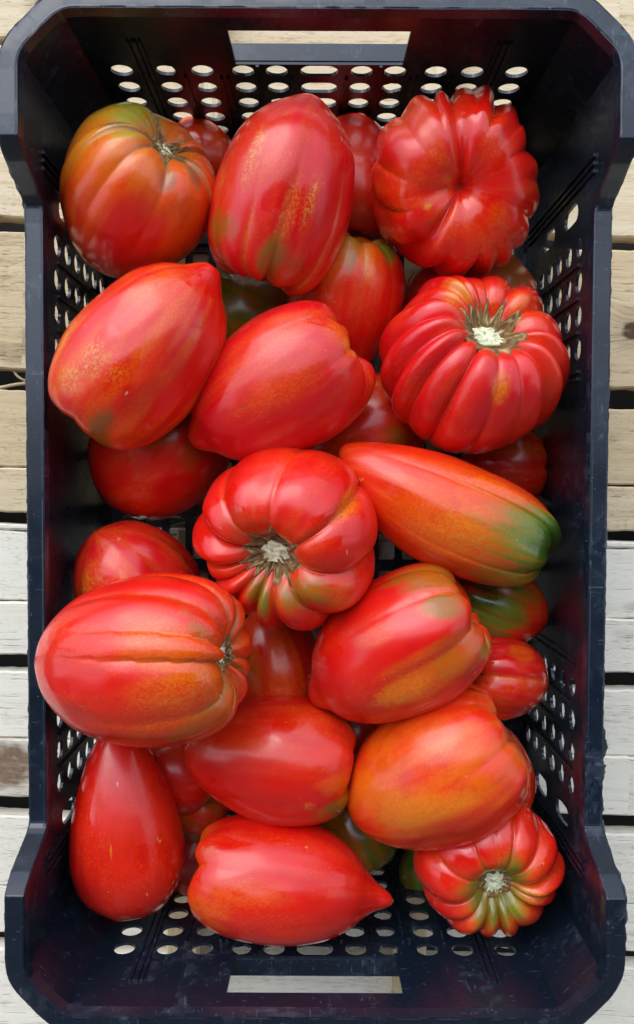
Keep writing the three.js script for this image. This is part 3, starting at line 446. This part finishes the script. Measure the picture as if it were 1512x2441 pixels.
    patches: [[0.05, 0.9, 0.16, 'blush', 0.6], [0.7, 0.7, 0.2, 'mud', 0.5, 0.3], [0.1, 0.1, 0.5, 'scarlet', 0.5], [-0.05, 0.1, 0.03, 'amber', 0.8, 0.2, 4, 85]] },
  { label: 'red plum tomato with long tip pointing right, along the bottom wall', c: [697, 2093], y: 0.12, L: 486, W: 292, az: 188, el: 2, roll: 20, shape: 'nipple', ribs: 6, dep: 0.07, from: 0.5, to: 0.92, base: 'red', alt: 'scarlet', altAmt: 0.4, stem: 0.05, scarR: 1.4, streak: 0.3, sh: 0.25, blossom: 0.0013, lump: 0.04, bend: [0, 0.12],
    patches: [[-0.75, 0.1, 0.35, 'orange', 0.6, 0.2], [-0.8, -0.6, 0.3, 'amber', 0.5, 0.3], [-0.45, 0.25, 0.045, 'gold', 0.8, 0.3, 3, 2], [-0.7, 0.75, 0.25, 'orange', 0.6], [-0.4, -0.2, 0.25, 'orange', 0.4, 0.2, 2, 10]] },
  { label: 'small pumpkin-ribbed red tomato with yellow green star round its stem, bottom right', c: [1163, 2058], y: 0.116, L: 245, W: 340, az: 85, el: 74, roll: 0, shape: 'flat', ribs: 13, dep: 0.17, from: 0.1, to: 0.5, sharp: 0.6, irr: 0.5, warp: [0.25, 0.6], base: 'red', alt: 'scarlet', altAmt: 0.5, stem: 0.175, stemEx: 0.9, scarR: 1.65, star: 0.25, cork: 0.15, streak: 0.3, streakCol: 'olive', sh: 0.75, sh0: 0.66, shCol: 'olive', lump: 0.07, ez: 1.0,
    patches: [[0.15, -0.25, 0.2, 'olive', 0.7, 0.1, 1.6, 100], [-0.25, 0.1, 0.2, 'olive', 0.6, 0.1, 1.8, 10], [-0.1, 0.5, 0.25, 'olive', 0.6, 0.1, 1.6, 110], [0.4, 0.15, 0.15, 'gold', 0.6, 0.5, 2.5, 10], [0.3, 0.35, 0.2, 'lime', 0.5, 0.3, 1.6, 45]] },
  // ---- partly covered
  { label: 'red tomato with green stripes round its stem end, under the top centre one', c: [825, 722], y: 0.085, L: 345, W: 280, az: -80, el: 22, shape: 'egg', ribs: 8, dep: 0.09, from: 0.3, to: 0.9, base: 'red', altAmt: 0.3, sh: 0.6, stem: 0.12, streak: 0.3, streakCol: 'olive', lump: 0.04, patches: [[0.1, -0.7, 0.3, 'green', 0.7, 0, 2, 100], [0.6, -0.6, 0.2, 'green', 0.9, 0, 2.2, 65], [-0.2, -0.5, 0.3, 'amber', 0.6, 0.2, 2, 110], [0.3, -0.4, 0.2, 'amber', 0.6, 0.2, 2, 80]] },
  { label: 'shaded deep red tomato behind the top centre one', c: [840, 424], y: 0.066, L: 285, W: 254, az: 90, el: 0, shape: 'egg', ribs: 6, dep: 0.03, base: 'red', altAmt: 0.1, stem: 0, back: 1, sh: 0 },
  { label: 'small red tomato peeping out behind the top left corner one', c: [488, 370], y: 0.055, L: 170, W: 150, az: 60, el: 0, shape: 'egg', ribs: 5, dep: 0.03, base: 'red', stem: 0, back: 1 },
  { label: 'brownish red tomato beneath the pleated and the large ribbed ones', c: [1112, 740], y: 0.052, L: 300, W: 300, az: 10, el: -20, shape: 'egg', ribs: 8, dep: 0.05, base: 'scarlet', alt: 'olive', altAmt: 0.5, stem: 0, back: 1, patches: [[0.5, -0.5, 0.5, 'olive', 0.5]] },
  { label: 'shaded olive green tomato deep between the two left middle ones', c: [585, 745], y: 0.05, L: 230, W: 210, az: 30, el: 0, shape: 'egg', ribs: 6, dep: 0.04, base: 'olive', alt: 'orange', altAmt: 0.6, stem: 0, back: 1 },
  { label: 'shaded dark red tomato with a green streak, below the left wall one', c: [380, 1075], y: 0.075, L: 320, W: 315, az: -42, el: 8, shape: 'blunt', ribs: 6, dep: 0.05, base: 'red', altAmt: 0.2, stem: 0, back: 1, patches: [[0.35, -0.35, 0.3, 'olive', 0.85, 0.1, 2.2, -50], [0.6, -0.1, 0.25, 'olive', 0.6, 0.1, 2, -60], [0.7, -0.7, 0.3, 'olive', 0.7]] },
  { label: 'dull red brown tomato under the gap between oblong and large ribbed ones', c: [858, 1020], y: 0.072, L: 310, W: 250, az: -25, el: 0, shape: 'egg', ribs: 7, dep: 0.06, base: 'red', alt: 'orange', altAmt: 0.4, stem: 0, back: 1, patches: [[0.55, -0.6, 0.35, 'olive', 0.8], [0.5, 0.2, 0.3, 'olive', 0.5]] },
  { label: 'dark shaded tomato under the right edge of the large ribbed one', c: [1195, 1110], y: 0.05, L: 200, W: 190, az: 0, el: 0, shape: 'egg', ribs: 5, dep: 0.04, base: 'red', alt: 'orange', altAmt: 0.5, stem: 0, back: 1 },
  { label: 'red and dark green striped tomato under the long green-ended one', c: [1183, 1435], y: 0.08, L: 250, W: 215, az: 200, el: 8, shape: 'egg', ribs: 7, dep: 0.12, base: 'red', altAmt: 0.3, stem: 0, back: 1, patches: [[-0.1, 0.0, 0.7, 'green', 0.9, 0, 1.6, -15], [-0.3, 0.6, 0.6, 'olive', 0.85], [-0.3, -0.4, 0.6, 'dark', 0.9]] },
  { label: 'small lobed red tomato with freckles, behind the one leaning over the left rim', c: [332, 1395], y: 0.09, L: 300, W: 285, az: 60, el: -30, shape: 'blunt', ribs: 9, dep: 0.1, from: 0.1, to: 0.6, base: 'crimson', altAmt: 0.3, stem: 0, back: 1, patches: [[-0.55, -0.1, 0.3, 'amber', 0.6, 0.8, 1.6, 110], [0.0, -0.2, 0.08, 'amber', 0.5, 0.5, 3, 60], [-0.15, -0.75, 0.06, 'straw', 0.9, 0.3]] },
  { label: 'shaded orange red tomato with a black spot, under the middle many-lobed one', c: [665, 1575], y: 0.078, L: 270, W: 225, az: 80, el: 0, shape: 'egg', ribs: 6, dep: 0.05, base: 'red', altAmt: 0.5, stem: 0, back: 1, patches: [[0.15, 0.62, 0.08, 'black', 0.9, 0.3, 2, 20], [-0.6, 0, 0.4, 'olive', 0.4, 0.3]] },
  { label: 'red lobed tomato against the right wall below the green-ended one', c: [1200, 1615], y: 0.095, L: 215, W: 200, az: 190, el: 20, shape: 'blunt', ribs: 9, dep: 0.1, from: 0.1, to: 0.6, base: 'crimson', altAmt: 0.3, stem: 0, back: 1, patches: [[0.3, -0.7, 0.35, 'orange', 0.5]] },
  { label: 'orange red tomato edge between the large orange one and right wall', c: [1196, 1835], y: 0.08, L: 230, W: 160, az: 80, el: 0, shape: 'egg', ribs: 5, dep: 0.03, base: 'scarlet', alt: 'orange', altAmt: 0.6, stem: 0, back: 1 },
  { label: 'shaded dark red tomato between the pear-shaped and the glossy plum ones', c: [415, 1832], y: 0.07, L: 240, W: 220, az: 20, el: 0, shape: 'egg', ribs: 5, dep: 0.03, base: 'red', altAmt: 0.1, stem: 0, back: 1 },
  { label: 'dull orange brown tomato right of the pear-shaped one', c: [462, 1915], y: 0.06, L: 190, W: 170, az: 30, el: 0, shape: 'egg', ribs: 6, dep: 0.05, base: 'scarlet', alt: 'olive', altAmt: 0.7, stem: 0, back: 1 },
  { label: 'dark tomato low between the pear-shaped and the long-tipped ones', c: [462, 2030], y: 0.045, L: 190, W: 150, az: 90, el: 0, shape: 'egg', ribs: 5, dep: 0.03, base: 'red', altAmt: 0.2, stem: 0, back: 1 },
  { label: 'sliver of red tomato between the left rim one and the glossy plum', c: [535, 1660], y: 0.085, L: 115, W: 100, az: 0, el: 0, shape: 'egg', ribs: 5, dep: 0.03, base: 'red', altAmt: 0.4, stem: 0, back: 1 },
  { label: 'brownish tomato deep in the gap left of the large orange one', c: [850, 1730], y: 0.06, L: 200, W: 180, az: 80, el: 0, shape: 'egg', ribs: 5, dep: 0.03, base: 'scarlet', alt: 'olive', altAmt: 0.5, stem: 0, back: 1 },
  { label: 'shaded olive tomato above the tip of the bottom plum one', c: [850, 1970], y: 0.055, L: 230, W: 205, az: 60, el: 0, shape: 'egg', ribs: 6, dep: 0.04, base: 'olive', alt: 'orange', altAmt: 0.5, stem: 0, back: 1 },
  { label: 'green tomato edge left of the small pumpkin-ribbed one', c: [1005, 2065], y: 0.04, L: 130, W: 110, az: 90, el: 0, shape: 'egg', ribs: 5, dep: 0.03, base: 'green', alt: 'dark', altAmt: 0.5, stem: 0, back: 1 },
];
FRUIT.forEach(tomato);

renderer.render(scene, camera);
